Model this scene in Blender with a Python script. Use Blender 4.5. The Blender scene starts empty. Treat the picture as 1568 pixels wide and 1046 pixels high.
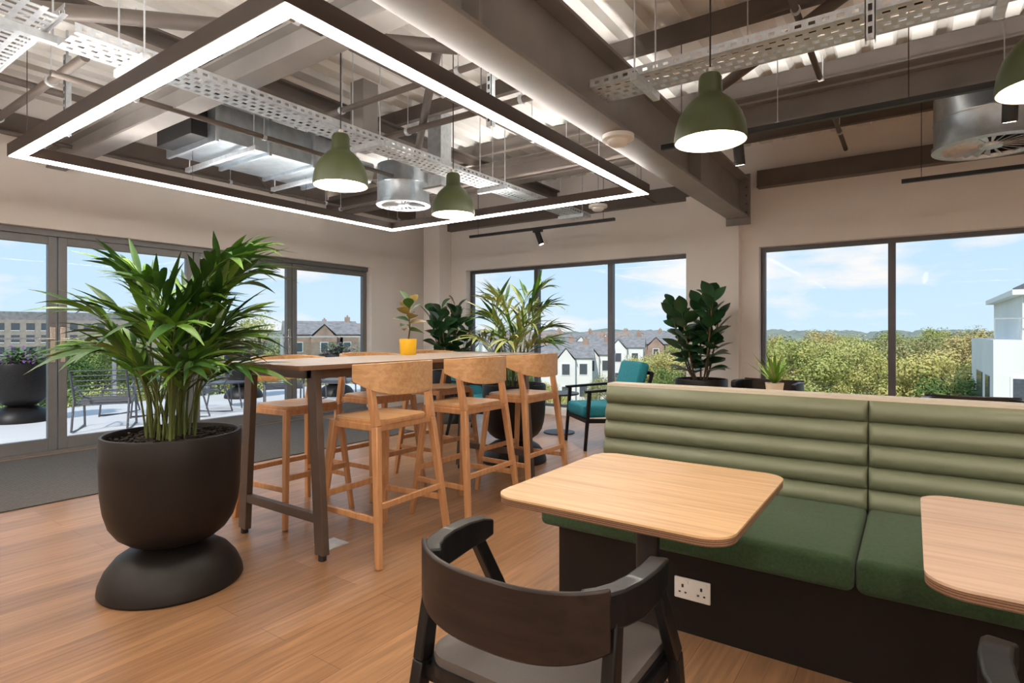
import bpy, bmesh, math, random
from mathutils import Vector, Matrix, noise
random.seed(7)
S = bpy.context.scene
try:
    S.view_settings.view_transform = 'Standard'
except Exception: pass
H = 1.22; FP = 878.0; TH = math.radians(34.9)
Fv = Vector((-math.sin(TH), math.cos(TH), 0)); Rv = Vector((math.cos(TH), math.sin(TH), 0))
def at(px, d, z=0.0):
    p = (Fv + Rv*((px-784)/FP))*d
    return Vector((p.x, p.y, z))

# ------------------------------------------------------------ materials
def new_mat(name):
    m = bpy.data.materials.new(name); m.use_nodes = True
    nt = m.node_tree; b = nt.nodes['Principled BSDF']
    return m, nt, b
def setin(b, k, v):
    if k in b.inputs: b.inputs[k].default_value = v
def c4(c): return (c[0], c[1], c[2], 1)
def plain(name, col, rough=0.5, metal=0.0, var=0.12, scale=8.0, bump=0.0, bscale=60.0, coat=0.0, spec=None, sheen=0):
    m, nt, b = new_mat(name)
    setin(b, 'Roughness', rough); setin(b, 'Metallic', metal); setin(b, 'Coat Weight', coat)
    if sheen: setin(b, 'Sheen Weight', sheen)
    if spec is not None: setin(b, 'Specular IOR Level', spec)
    tc = nt.nodes.new('ShaderNodeTexCoord')
    n = nt.nodes.new('ShaderNodeTexNoise'); n.inputs['Scale'].default_value = scale; n.inputs['Detail'].default_value = 4
    nt.links.new(tc.outputs['Object'], n.inputs['Vector'])
    r = nt.nodes.new('ShaderNodeValToRGB')
    r.color_ramp.elements[0].position = 0.3; r.color_ramp.elements[1].position = 0.7
    r.color_ramp.elements[0].color = c4([x*(1-var) for x in col]); r.color_ramp.elements[1].color = c4([min(1, x*(1+var)) for x in col])
    nt.links.new(n.outputs['Fac'], r.inputs['Fac']); nt.links.new(r.outputs['Color'], b.inputs['Base Color'])
    if bump > 0:
        n2 = nt.nodes.new('ShaderNodeTexNoise'); n2.inputs['Scale'].default_value = bscale; n2.inputs['Detail'].default_value = 3
        nt.links.new(tc.outputs['Object'], n2.inputs['Vector'])
        bp = nt.nodes.new('ShaderNodeBump'); bp.inputs['Strength'].default_value = bump; bp.inputs['Distance'].default_value = 0.01
        nt.links.new(n2.outputs['Fac'], bp.inputs['Height']); nt.links.new(bp.outputs['Normal'], b.inputs['Normal'])
    return m
def wood(name, c1, c2, rough=0.4, axis='Y', coat=0.1, sc=1.0, spec=None):
    m, nt, b = new_mat(name); setin(b, 'Roughness', rough); setin(b, 'Coat Weight', coat)
    if spec is not None: setin(b, 'Specular IOR Level', spec)
    tc = nt.nodes.new('ShaderNodeTexCoord'); mp = nt.nodes.new('ShaderNodeMapping')
    s = {'X': (1.2, 22, 22), 'Y': (22, 1.2, 22), 'Z': (22, 22, 1.2)}[axis]
    mp.inputs['Scale'].default_value = [x*sc for x in s]
    nt.links.new(tc.outputs['Object'], mp.inputs['Vector'])
    n = nt.nodes.new('ShaderNodeTexNoise'); n.inputs['Scale'].default_value = 2.2; n.inputs['Detail'].default_value = 8; n.inputs['Distortion'].default_value = 0.6
    nt.links.new(mp.outputs['Vector'], n.inputs['Vector'])
    r = nt.nodes.new('ShaderNodeValToRGB'); r.color_ramp.elements[0].position = 0.34; r.color_ramp.elements[1].position = 0.62
    r.color_ramp.elements[0].color = c4(c1); r.color_ramp.elements[1].color = c4(c2)
    nt.links.new(n.outputs['Fac'], r.inputs['Fac']); nt.links.new(r.outputs['Color'], b.inputs['Base Color'])
    bp = nt.nodes.new('ShaderNodeBump'); bp.inputs['Strength'].default_value = 0.08; bp.inputs['Distance'].default_value = 0.003
    nt.links.new(n.outputs['Fac'], bp.inputs['Height']); nt.links.new(bp.outputs['Normal'], b.inputs['Normal'])
    return m
def emit(name, col, st):
    m, nt, b = new_mat(name); setin(b, 'Base Color', c4(col)); setin(b, 'Emission Color', c4(col)); setin(b, 'Emission Strength', st)
    return m
def floor_mat():
    m, nt, b = new_mat('oak_plank_floor'); setin(b, 'Roughness', 0.32)
    tc = nt.nodes.new('ShaderNodeTexCoord'); mp = nt.nodes.new('ShaderNodeMapping'); mp.inputs['Rotation'].default_value = (0, 0, math.radians(90))
    nt.links.new(tc.outputs['Object'], mp.inputs['Vector'])
    br = nt.nodes.new('ShaderNodeTexBrick'); br.offset = 0.37; br.inputs['Scale'].default_value = 1.0
    br.inputs['Brick Width'].default_value = 1.35; br.inputs['Row Height'].default_value = 0.17
    br.inputs['Mortar Size'].default_value = 0.0012; br.inputs['Mortar Smooth'].default_value = 0.2
    br.inputs['Color1'].default_value = c4((0.385, 0.215, 0.112)); br.inputs['Color2'].default_value = c4((0.275, 0.148, 0.076)); br.inputs['Mortar'].default_value = c4((0.13, 0.065, 0.035))
    nt.links.new(mp.outputs['Vector'], br.inputs['Vector'])
    mp2 = nt.nodes.new('ShaderNodeMapping'); mp2.inputs['Scale'].default_value = (16, 0.9, 1)
    nt.links.new(tc.outputs['Object'], mp2.inputs['Vector'])
    n = nt.nodes.new('ShaderNodeTexNoise'); n.inputs['Scale'].default_value = 2.5; n.inputs['Detail'].default_value = 7; n.inputs['Distortion'].default_value = 0.8
    nt.links.new(mp2.outputs['Vector'], n.inputs['Vector'])
    r = nt.nodes.new('ShaderNodeValToRGB'); r.color_ramp.elements[0].position = 0.3; r.color_ramp.elements[1].position = 0.7
    r.color_ramp.elements[0].color = (0.70, 0.68, 0.66, 1); r.color_ramp.elements[1].color = (1.2, 1.17, 1.14, 1)
    nt.links.new(n.outputs['Fac'], r.inputs['Fac'])
    mx = nt.nodes.new('ShaderNodeMix'); mx.data_type = 'RGBA'; mx.blend_type = 'MULTIPLY'; mx.inputs[0].default_value = 1.0
    nt.links.new(br.outputs['Color'], mx.inputs[6]); nt.links.new(r.outputs['Color'], mx.inputs[7])
    nt.links.new(mx.outputs[2], b.inputs['Base Color'])
    return m
def mat_stripe(name, c1, c2, scale, axis='X', rough=0.95):
    m, nt, b = new_mat(name); setin(b, 'Roughness', rough)
    tc = nt.nodes.new('ShaderNodeTexCoord'); w = nt.nodes.new('ShaderNodeTexWave'); w.bands_direction = axis
    w.inputs['Scale'].default_value = scale; w.inputs['Distortion'].default_value = 1.5; w.inputs['Detail'].default_value = 3; w.inputs['Detail Scale'].default_value = 6
    nt.links.new(tc.outputs['Object'], w.inputs['Vector'])
    r = nt.nodes.new('ShaderNodeValToRGB'); r.color_ramp.elements[0].color = c4(c1); r.color_ramp.elements[1].color = c4(c2)
    nt.links.new(w.outputs['Fac'], r.inputs['Fac']); nt.links.new(r.outputs['Color'], b.inputs['Base Color'])
    return m
def glass_mat(name, tint=(1, 1, 1)):
    m = bpy.data.materials.new(name); m.use_nodes = True; nt = m.node_tree; nt.nodes.clear()
    o = nt.nodes.new('ShaderNodeOutputMaterial'); mx = nt.nodes.new('ShaderNodeMixShader'); t = nt.nodes.new('ShaderNodeBsdfTransparent'); g = nt.nodes.new('ShaderNodeBsdfGlossy')
    fr = nt.nodes.new('ShaderNodeFresnel'); fr.inputs['IOR'].default_value = 1.12
    t.inputs['Color'].default_value = c4(tint); g.inputs['Roughness'].default_value = 0.02; g.inputs['Color'].default_value = (0.8, 0.85, 0.9, 1)
    nt.links.new(fr.outputs[0], mx.inputs[0]); nt.links.new(t.outputs[0], mx.inputs[1]); nt.links.new(g.outputs[0], mx.inputs[2]); nt.links.new(mx.outputs[0], o.inputs[0])
    return m
def tree_mat(name, cols, wr=0.85):
    m, nt, b = new_mat(name); setin(b, 'Roughness', 0.8); setin(b, 'Specular IOR Level', 0.1)
    tc = nt.nodes.new('ShaderNodeTexCoord'); n = nt.nodes.new('ShaderNodeTexNoise'); n.inputs['Scale'].default_value = 1.1; n.inputs['Detail'].default_value = 6
    nt.links.new(tc.outputs['Object'], n.inputs['Vector'])
    oi = nt.nodes.new('ShaderNodeObjectInfo'); ad = nt.nodes.new('ShaderNodeMath'); ad.operation = 'MULTIPLY_ADD'; ad.inputs[1].default_value = wr
    nt.links.new(oi.outputs['Random'], ad.inputs[0])
    sb = nt.nodes.new('ShaderNodeMath'); sb.operation = 'MULTIPLY_ADD'; sb.inputs[1].default_value = 0.5; sb.inputs[2].default_value = -0.18
    nt.links.new(n.outputs['Fac'], sb.inputs[0]); nt.links.new(sb.outputs[0], ad.inputs[2])
    r = nt.nodes.new('ShaderNodeValToRGB'); r.color_ramp.elements[0].position = 0.0; r.color_ramp.elements[1].position = 1.0
    r.color_ramp.elements[0].color = c4(cols[0]); r.color_ramp.elements[1].color = c4(cols[-1])
    for i, c in enumerate(cols[1:-1]):
        e = r.color_ramp.elements.new((i+1)/(len(cols)-1)); e.color = c4(c)
    nt.links.new(ad.outputs[0], r.inputs['Fac']); nt.links.new(r.outputs['Color'], b.inputs['Base Color'])
    return m

M = {}
M['wall'] = plain('warm_white_plaster', (0.92, 0.885, 0.855), 0.85, var=0.02, scale=2, bump=0.03)
M['white'] = plain('white_paint', (0.88, 0.87, 0.85), 0.5, var=0.02)
M['floor'] = floor_mat()
M['matting'] = mat_stripe('entrance_matting', (0.035, 0.033, 0.032), (0.14, 0.13, 0.12), 9, 'X')
M['deck'] = plain('corrugated_deck_paint', (0.86, 0.855, 0.83), 0.5, var=0.04, scale=3)
M['steel'] = plain('brown_steel_paint', (0.135, 0.112, 0.098), 0.5, var=0.12, scale=3)
M['steelg'] = plain('grey_steel_paint', (0.27, 0.255, 0.245), 0.42, var=0.12, scale=3)
M['galv'] = plain('galvanised_steel', (0.70, 0.75, 0.80), 0.4, metal=0.65, var=0.12, scale=25)
M['duct'] = plain('galvanised_duct', (0.56, 0.63, 0.69), 0.3, metal=0.85, var=0.12, scale=12)
M['black'] = plain('black_metal', (0.018, 0.018, 0.02), 0.45, var=0.1)
M['frame'] = plain('grey_aluminium_frame', (0.11, 0.11, 0.125), 0.4, metal=0.3, var=0.05)
M['dframe'] = plain('door_aluminium_frame', (0.19, 0.19, 0.195), 0.38, metal=0.3, var=0.05)
M['chrome'] = plain('brushed_steel', (0.8, 0.78, 0.75), 0.25, metal=0.8, var=0.05)
M['glass'] = glass_mat('window_glass', (0.985, 0.99, 0.99))
M['bglass'] = glass_mat('balustrade_glass', (0.88, 0.94, 0.94))
M['bronze'] = plain('bronze_housing', (0.05, 0.032, 0.024), 0.5, var=0.1)
M['led'] = emit('led_diffuser', (1.0, 0.90, 0.79), 33.0)
M['up_fill'] = emit('added_up_fill_glow', (1.0, 0.94, 0.87), 37.0)  # invented upward glow on the LED frames, brightens the ceiling
M['beam_fill'] = emit('added_beam_fill_glow', (1.0, 0.94, 0.87), 10.0)  # added glow for the beam tops, lifts the deck brightness
M['lamp'] = emit('lamp_diffuser', (1.0, 0.84, 0.62), 16.0)
M['pgreen'] = plain('olive_green_lacquer', (0.050, 0.066, 0.020), 0.42, var=0.06)
M['pin'] = plain('lamp_inner_white', (0.85, 0.8, 0.7), 0.5)
M['oak'] = wood('oak_top', (0.52, 0.315, 0.16), (0.68, 0.45, 0.25), 0.38, 'X')
M['oakb'] = wood('pale_ash_top', (0.46, 0.31, 0.22), (0.58, 0.41, 0.30), 0.4, 'X')
M['oakz'] = wood('oak_legs', (0.46, 0.225, 0.095), (0.58, 0.305, 0.14), 0.4, 'Z')
M['oakp'] = wood('oak_ply', (0.50, 0.28, 0.125), (0.63, 0.37, 0.18), 0.4, 'Y')
M['ply'] = mat_stripe('ply_edge', (0.08, 0.04, 0.025), (0.28, 0.15, 0.08), 60, 'Z', 0.5)
M['walnut'] = wood('taupe_table_top', (0.36, 0.28, 0.235), (0.47, 0.385, 0.325), 0.4, 'Y')
M['brownleg'] = plain('brown_powdercoat', (0.095, 0.066, 0.052), 0.45)
M['dark'] = wood('dark_stained_ply', (0.013, 0.008, 0.0068), (0.024, 0.0140, 0.0112), 0.40, 'X', 0.05, spec=0.3)
M['blackwood'] = wood('black_stained_wood', (0.004, 0.004, 0.005), (0.009, 0.0085, 0.009), 0.38, 'Z', 0.05, spec=0.3)
M['greypad'] = plain('grey_leather_pad', (0.095, 0.083, 0.078), 0.5, var=0.05, bump=0.1, bscale=200)
M['sage'] = plain('sage_leather', (0.155, 0.172, 0.108), 0.40, var=0.08, scale=6, bump=0.3, bscale=14)
M['greenf'] = plain('green_wool_fabric', (0.028, 0.064, 0.023), 0.9, var=0.25, scale=90, bump=0.4, bscale=400, sheen=0.1)
M['cream'] = plain('cream_panel', (0.58, 0.52, 0.43), 0.5, var=0.03)
M['plinth'] = plain('dark_plinth', (0.010, 0.007, 0.006), 0.5, var=0.1, spec=0.3)
M['teal'] = plain('teal_fabric', (0.012, 0.20, 0.26), 0.85, var=0.15, scale=60, bump=0.2, bscale=300)
M['pot'] = plain('black_planter', (0.011, 0.0085, 0.0075), 0.46, var=0.15, scale=5, spec=0.32)
M['soil'] = plain('bark_soil', (0.025, 0.018, 0.013), 0.95, var=0.6, scale=60, bump=0.8, bscale=60)
M['palm'] = plain('palm_leaf', (0.13, 0.28, 0.03), 0.42, var=0.55, scale=5)
M['palmd'] = plain('palm_leaf_dark', (0.040, 0.115, 0.020), 0.42, var=0.5, scale=5)
M['palmy'] = plain('palm_leaf_pale', (0.36, 0.42, 0.12), 0.45, var=0.3, scale=5)
M['rubber'] = plain('rubber_leaf', (0.020, 0.070, 0.024), 0.28, var=0.35, scale=6)
M['stem'] = plain('green_stem', (0.10, 0.13, 0.03), 0.6, var=0.3)
M['bstem'] = plain('brown_stem', (0.12, 0.07, 0.035), 0.7, var=0.3)
M['yellow'] = plain('mustard_ceramic', (0.80, 0.45, 0.01), 0.4, var=0.04)
M['orangeleaf'] = plain('golden_leaf', (0.26, 0.19, 0.05), 0.4, var=0.45, scale=10)
M['terrace'] = plain('terrace_paving', (0.74, 0.73, 0.72), 0.7, var=0.04, scale=2)
M['brick'] = plain('brick_facade', (0.38, 0.27, 0.21), 0.9, var=0.2, scale=1)
M['buff'] = plain('buff_brick_facade', (0.42, 0.36, 0.31), 0.9, var=0.12, scale=1)
M['render'] = plain('white_render_facade', (0.88, 0.87, 0.83), 0.85, var=0.05, scale=0.4)
M['slate'] = plain('slate_roof', (0.28, 0.27, 0.27), 0.85, var=0.25, scale=1.5)
M['tile'] = plain('clay_roof', (0.34, 0.27, 0.23), 0.85, var=0.25, scale=1.5)
M['wdark'] = plain('facade_window', (0.10, 0.11, 0.13), 0.15, var=0.2)
M['grass'] = plain('grass_ground', (0.18, 0.20, 0.11), 0.95, var=0.5, scale=0.05)
M['trunk'] = plain('tree_bark', (0.14, 0.11, 0.085), 0.9, var=0.3)
M['leafA'] = tree_mat('tree_foliage', [(0.09, 0.16, 0.05), (0.18, 0.25, 0.07), (0.38, 0.42, 0.13), (0.62, 0.56, 0.20), (0.50, 0.39, 0.20)])
M['leafB'] = tree_mat('autumn_foliage', [(0.66, 0.57, 0.22), (0.52, 0.52, 0.19), (0.30, 0.36, 0.13), (0.48, 0.37, 0.21), (0.38, 0.32, 0.24)])
M['leafF'] = tree_mat('hazed_distant_foliage', [(0.16, 0.21, 0.20), (0.21, 0.26, 0.23), (0.31, 0.32, 0.25)])  # bluish haze of distance is mixed into this leaf colour
M['flower'] = plain('purple_flowers', (0.25, 0.09, 0.30), 0.7, var=0.4, scale=30)

# ------------------------------------------------------------ mesh builder
class MB:
    def __init__(s): s.v = []; s.f = []; s.m = []; s.mats = []
    def mi(s, mat):
        mat = M[mat] if isinstance(mat, str) else mat
        if mat not in s.mats: s.mats.append(mat)
        return s.mats.index(mat)
    def add(s, vs, fs, mat):
        o = len(s.v); k = s.mi(mat); s.v += [tuple(v) for v in vs]
        for f in fs: s.f.append([i+o for i in f]); s.m.append(k)
    def box(s, x0, x1, y0, y1, z0, z1, mat):
        vs = [(x, y, z) for x in (x0, x1) for y in (y0, y1) for z in (z0, z1)]
        s.add(vs, [(0, 1, 3, 2), (4, 6, 7, 5), (0, 4, 5, 1), (2, 3, 7, 6), (0, 2, 6, 4), (1, 5, 7, 3)], mat)
    def rbox(s, x0, x1, y0, y1, z0, z1, r, mat, seg=3):
        bm = bmesh.new(); bmesh.ops.create_cube(bm, size=1)
        for v in bm.verts: v.co = Vector(((x0+x1)/2+v.co.x*(x1-x0), (y0+y1)/2+v.co.y*(y1-y0), (z0+z1)/2+v.co.z*(z1-z0)))
        bmesh.ops.bevel(bm, geom=bm.edges[:], offset=r, segments=seg, profile=0.5, affect='EDGES')
        bm.verts.index_update(); s.add([v.co for v in bm.verts], [[v.index for v in f.verts] for f in bm.faces], mat); bm.free()
    def bar(s, p0, p1, w0, h0, mat, w1=None, h1=None, up=(0, 0, 1)):
        p0 = Vector(p0); p1 = Vector(p1); d = (p1-p0).normalized(); up = Vector(up)
        if abs(d.dot(up)) > 0.98: up = Vector((0, 1, 0))
        a = d.cross(up).normalized(); b = a.cross(d).normalized()
        w1 = w0 if w1 is None else w1; h1 = h0 if h1 is None else h1; vs = []
        for p, w, h in ((p0, w0, h0), (p1, w1, h1)):
            for sa, sb in ((-1, -1), (1, -1), (1, 1), (-1, 1)): vs.append(p+a*sa*w/2+b*sb*h/2)
        s.add(vs, [(0, 3, 2, 1), (4, 5, 6, 7), (0, 1, 5, 4), (1, 2, 6, 5), (2, 3, 7, 6), (3, 0, 4, 7)], mat)
    def tube(s, pts, r, mat, seg=8, r1=None):
        pts = [Vector(p) for p in pts]; n = len(pts); vs = []; fs = []; prev = None
        for i, p in enumerate(pts):
            d = (pts[min(i+1, n-1)]-pts[max(i-1, 0)]).normalized()
            if prev is None:
                ref = Vector((0, 0, 1)) if abs(d.z) < 0.9 else Vector((1, 0, 0)); a = d.cross(ref).normalized()
            else: a = (prev-d*prev.dot(d)).normalized()
            prev = a; b = d.cross(a); rr = r if r1 is None else r+(r1-r)*i/(n-1)
            for k in range(seg):
                t = 2*math.pi*k/seg; vs.append(p+(a*math.cos(t)+b*math.sin(t))*rr)
        for i in range(n-1):
            for k in range(seg):
                k2 = (k+1) % seg; fs.append((i*seg+k, i*seg+k2, (i+1)*seg+k2, (i+1)*seg+k))
        fs.append(list(range(seg))[::-1]); fs.append([(n-1)*seg+k for k in range(seg)])
        s.add(vs, fs, mat)
    def cyl(s, p0, p1, r, mat, r1=None, seg=16): s.tube([p0, p1], r, mat, seg, r1)
    def lathe(s, prof, c, mat, seg=40):
        vs = []; fs = []; n = len(prof)
        for r, z in prof:
            for k in range(seg):
                t = 2*math.pi*k/seg; vs.append((c[0]+max(r, 1e-4)*math.cos(t), c[1]+max(r, 1e-4)*math.sin(t), c[2]+z))
        for i in range(n-1):
            for k in range(seg):
                k2 = (k+1) % seg; fs.append((i*seg+k, i*seg+k2, (i+1)*seg+k2, (i+1)*seg+k))
        s.add(vs, fs, mat)
    def disc(s, c, r, mat, seg=40):
        s.add([(c[0]+r*math.cos(2*math.pi*k/seg), c[1]+r*math.sin(2*math.pi*k/seg), c[2]) for k in range(seg)], [list(range(seg))], mat)
    def prism(s, pts, z0, z1, mat, side=None):
        n = len(pts); vs = [(p[0], p[1], z0) for p in pts]+[(p[0], p[1], z1) for p in pts]
        s.add(vs, [list(range(n))[::-1], list(range(n, 2*n))], mat)
        s.add(vs, [(i, (i+1) % n, n+(i+1) % n, n+i) for i in range(n)], side or mat)
    def sheet(s, path, zlo, zhi, thk, mat):
        n = len(path); vs = []; fs = []
        for i, (x, y) in enumerate(path):
            a = Vector(path[max(i-1, 0)]); b = Vector(path[min(i+1, n-1)]); d = (b-a).normalized(); nn = Vector((-d.y, d.x))
            for sgn in (-.5, .5):
                for z in (zlo[i], zhi[i]): vs.append((x+nn.x*thk*sgn, y+nn.y*thk*sgn, z))
        for i in range(n-1):
            a = i*4; b = a+4
            fs += [(a, a+1, b+1, b), (a+2, b+2, b+3, a+3), (a, b, b+2, a+2), (a+1, a+3, b+3, b+1)]
        fs += [(0, 2, 3, 1), (4*n-4, 4*n-3, 4*n-1, 4*n-2)]
        s.add(vs, fs, mat)
    def leaf(s, base, d, L, W, droop, mat, seg=4, fold=0.25, pk=0.6, twist=0.0):
        base = Vector(base); d = Vector(d).normalized(); side = d.cross(Vector((0, 0, 1)))
        if side.length < 0.1: side = Vector((1, 0, 0))
        side.normalize()
        if twist: side = Matrix.Rotation(twist, 3, d) @ side
        vs = []; fs = []
        for i in range(seg+1):
            t = i/seg; c = base+d*L*t+Vector((0, 0, -1))*droop*L*t*t
            w = W*0.5*max(0.03, math.sin(math.pi*min(1, max(0, t))**pk))
            if i == seg: w = 0.001
            upv = side.cross(d)
            vs += [c-side*w+upv*w*fold, c, c+side*w+upv*w*fold]
        for i in range(seg):
            a = 3*i; fs += [(a, a+1, a+4, a+3), (a+1, a+2, a+5, a+4)]
        s.add(vs, fs, mat)
    def make(s, name, loc=(0, 0, 0), rz=0.0, bevel=0.0, angle=38, parent=None, normals=True, bseg=2):
        me = bpy.data.meshes.new(name); me.from_pydata(s.v, [], s.f)
        for m in s.mats: me.materials.append(m)
        for p, k in zip(me.polygons, s.m): p.material_index = k
        if normals:
            bm = bmesh.new(); bm.from_mesh(me); bmesh.ops.recalc_face_normals(bm, faces=bm.faces[:]); bm.to_mesh(me); bm.free()
        for p in me.polygons: p.use_smooth = True
        try: me.set_sharp_from_angle(angle=math.radians(angle))
        except Exception: pass
        me.update()
        ob = bpy.data.objects.new(name, me); S.collection.objects.link(ob)
        ob.location = loc; ob.rotation_euler = (0, 0, rz)
        if bevel:
            md = ob.modifiers.new('bevel', 'BEVEL'); md.width = bevel; md.segments = bseg; md.limit_method = 'ANGLE'; md.angle_limit = math.radians(40)
        if parent: ob.parent = parent
        return ob
def rrect(x0, x1, y0, y1, r, seg=8):
    pts = []
    for cx, cy, a0 in ((x1-r, y1-r, 0), (x0+r, y1-r, 90), (x0+r, y0+r, 180), (x1-r, y0+r, 270)):
        for i in range(seg+1):
            a = math.radians(a0+90*i/seg); pts.append((cx+r*math.cos(a), cy+r*math.sin(a)))
    return pts
def copy_ob(ob, name, loc, rz=0.0, sc=1.0):
    o = bpy.data.objects.new(name, ob.data); S.collection.objects.link(o); o.location = loc; o.rotation_euler = (0, 0, rz)
    o.scale = (sc, sc, sc) if not isinstance(sc, tuple) else sc
    for md in ob.modifiers:
        m2 = o.modifiers.new(md.name, md.type)
        for a in ('width', 'segments', 'limit_method', 'angle_limit'): setattr(m2, a, getattr(md, a))
    return o

XA, YB, XR, YF = -7.05, 7.4, 4.0, -3.2
ZT = 3.66; ZD = 3.49
# ------------------------------------------------------------ room shell
b = MB(); b.box(XA-0.25, XR+0.2, YF-0.2, YB+0.25, -0.25, 0, 'floor'); b.make('floor')
b = MB(); b.box(XA-0.25, XA, YF-0.2, 0.8, 0, ZT, 'wall'); b.box(XA-0.25, XA, 6.2, YB+0.25, 0, ZT, 'wall'); b.box(XA-0.25, XA, 0.8, 6.2, 2.26, ZT, 'wall'); b.make('wall_left')
b = MB()
b.box(XA, -6.1, YB, YB+0.25, 0, ZT, 'wall'); b.box(-6.1, -2.35, YB, YB+0.25, 2.26, ZT, 'wall'); b.box(-6.1, -2.35, YB, YB+0.25, 0, 0.09, 'wall')
b.box(-2.35, -1.52, YB-0.0, YB+0.25, 0, ZT, 'wall'); b.box(-1.52, 2.5, YB, YB+0.25, 2.26, ZT, 'wall'); b.box(-1.52, 2.5, YB, YB+0.25, 0, 0.35, 'wall'); b.box(2.5, XR+0.2, YB, YB+0.25, 0, ZT, 'wall')
b.make('wall_far')
b = MB(); b.box(-2.36, -1.72, YB-0.14, YB, 0, 2.95, 'wall'); b.make('trim_pilaster')
b = MB(); b.box(XR, XR+0.2, YF-0.2, YB, 0, ZT, 'wall'); b.make('wall_right')
b = MB(); b.box(XA, XR, YF-0.2, YF, 0, ZT, 'wall'); b.make('wall_near')
b = MB(); b.box(-6.78, -6.42, YB-0.3, YB, 0, 3.2, 'wall'); b.make('corner_column', bevel=0.01)
b = MB(); b.box(-6.42, -2.36, YB-0.02, YB, 0, 0.09, 'white'); b.make('baseboard_far')
b = MB(); b.box(XA, XA+0.02, 6.2, YB-0.02, 0, 0.1, 'white'); b.make('baseboard_left')
# corrugated ceiling deck
b = MB(); pitch = 0.25; x = XA-0.2; prof = []
while x < XR+0.2:
    prof += [(x, 3.50), (x+0.13, 3.50), (x+0.16, 3.56), (x+0.22, 3.56)]; x += pitch
vs = []
for (px, pz) in prof: vs += [(px, YF-0.1, pz), (px, YB+0.2, pz)]
b.add(vs, [(2*i, 2*i+1, 2*i+3, 2*i+2) for i in range(len(prof)-1)], 'deck')
b.box(XA-0.25, XR+0.2, YF-0.2, YB+0.25, ZT, ZT+0.15, 'deck')
b.make('ceiling', angle=20)
b = MB(); b.box(-7.04, -5.06, -1.0, 5.15, 0.0, 0.008, 'matting'); b.make('entrance_mat')

# ------------------------------------------------------------ windows and doors
def window(name, xs, z0, z1):
    b = MB(); y0, y1 = YB+0.12, YB+0.19; w = 0.05
    b.box(xs[0], xs[-1], y0, y1, z1-w, z1, 'frame'); b.box(xs[0], xs[-1], y0, y1, z0, z0+w, 'frame')
    b.box(xs[0], xs[0]+w, y0, y1, z0+w, z1-w, 'frame'); b.box(xs[-1]-w, xs[-1], y0, y1, z0+w, z1-w, 'frame')
    for x in xs[1:-1]: b.box(x-0.035, x+0.035, y0-0.02, y1, z0+w, z1-w, 'frame')
    b.box(xs[0]+w, xs[-1]-w, YB+0.15, YB+0.156, z0+w, z1-w, 'glass')
    b.box(xs[0], xs[-1], YB+0.0, y0, z0, z0+0.012, 'white')
    b.make(name)
window('window_1', [-6.1, -4.78, -3.53, -2.35], 0.09, 2.26)
window('window_2', [-1.52, -0.18, 1.16, 2.5], 0.35, 2.26)
ys = [0.8, 2.15, 3.5, 4.85, 6.2]
for i in range(4):
    b = MB(); x0, x1 = XA-0.17, XA-0.11; a, c = ys[i]+0.005, ys[i+1]-0.005; w = 0.075
    b.box(x0, x1, a, a+w, 0.03, 2.2, 'dframe'); b.box(x0, x1, c-w, c, 0.03, 2.2, 'dframe')
    b.box(x0, x1, a+w, c-w, 0.03, 0.15, 'dframe'); b.box(x0, x1, a+w, c-w, 2.12, 2.2, 'dframe')
    b.box(x0+0.025, x0+0.031, a+w, c-w, 0.15, 2.12, 'glass')
    hy = c-w/2 if i in (0, 2) else a+w/2
    if i in (0, 1, 2):
        b.box(x1, x1+0.008, hy-0.022, hy+0.022, 0.92, 1.28, 'chrome')
        sg = -1 if i in (0, 2) else 1
        b.cyl((x1+0.008, hy, 1.16), (x1+0.055, hy, 1.16), 0.011, 'chrome'); b.tube([(x1+0.05, hy, 1.16), (x1+0.055, hy+sg*0.06, 1.16), (x1+0.05, hy+sg*0.13, 1.158)], 0.012, 'chrome')
        b.cyl((x1+0.008, hy, 1.02), (x1+0.016, hy, 1.02), 0.012, 'chrome')
    b.make('door_%d' % (i+1), bevel=0.003)
b = MB(); b.box(XA-0.2, XA-0.08, 0.8, 6.2, 2.2, 2.26, 'dframe'); b.box(XA-0.2, XA-0.08, 0.8, 6.2, 0, 0.03, 'dframe')
b.make('trim_door_frame')

# ------------------------------------------------------------ structural steel
def ibeam(b, axis, c, s0, s1, z0, z1, w, mat, t=0.018):
    if axis == 'Y':
        b.box(c-w/2, c+w/2, s0, s1, z0, z0+t, mat); b.box(c-w/2, c+w/2, s0, s1, z1-t, z1, mat); b.box(c-t/2, c+t/2, s0, s1, z0+t, z1-t, mat)
    else:
        b.box(s0, s1, c-w/2, c+w/2, z0, z0+t, mat); b.box(s0, s1, c-w/2, c+w/2, z1-t, z1, mat); b.box(s0, s1, c-t/2, c+t/2, z0+t, z1-t, mat)
b = MB(); ibeam(b, 'Y', -1.72, YF, YB-0.18, 2.60, 3.08, 0.24, 'steelg', 0.025)
b.box(-1.86, -1.58, YB-0.18, YB-0.15, 2.52, 3.12, 'steelg')
for zz in (2.66, 2.76, 2.86, 2.96):
    for xx in (-1.82, -1.62): b.cyl((xx, YB-0.2, zz), (xx, YB-0.17, zz), 0.014, 'steel', seg=6)
for yy in (0.4, 2.05, 5.35): b.box(-1.84, -1.60, yy-0.01, yy+0.01, 2.625, 3.055, 'steelg')
b.make('main_steel_beam', bevel=0.003)
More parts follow.
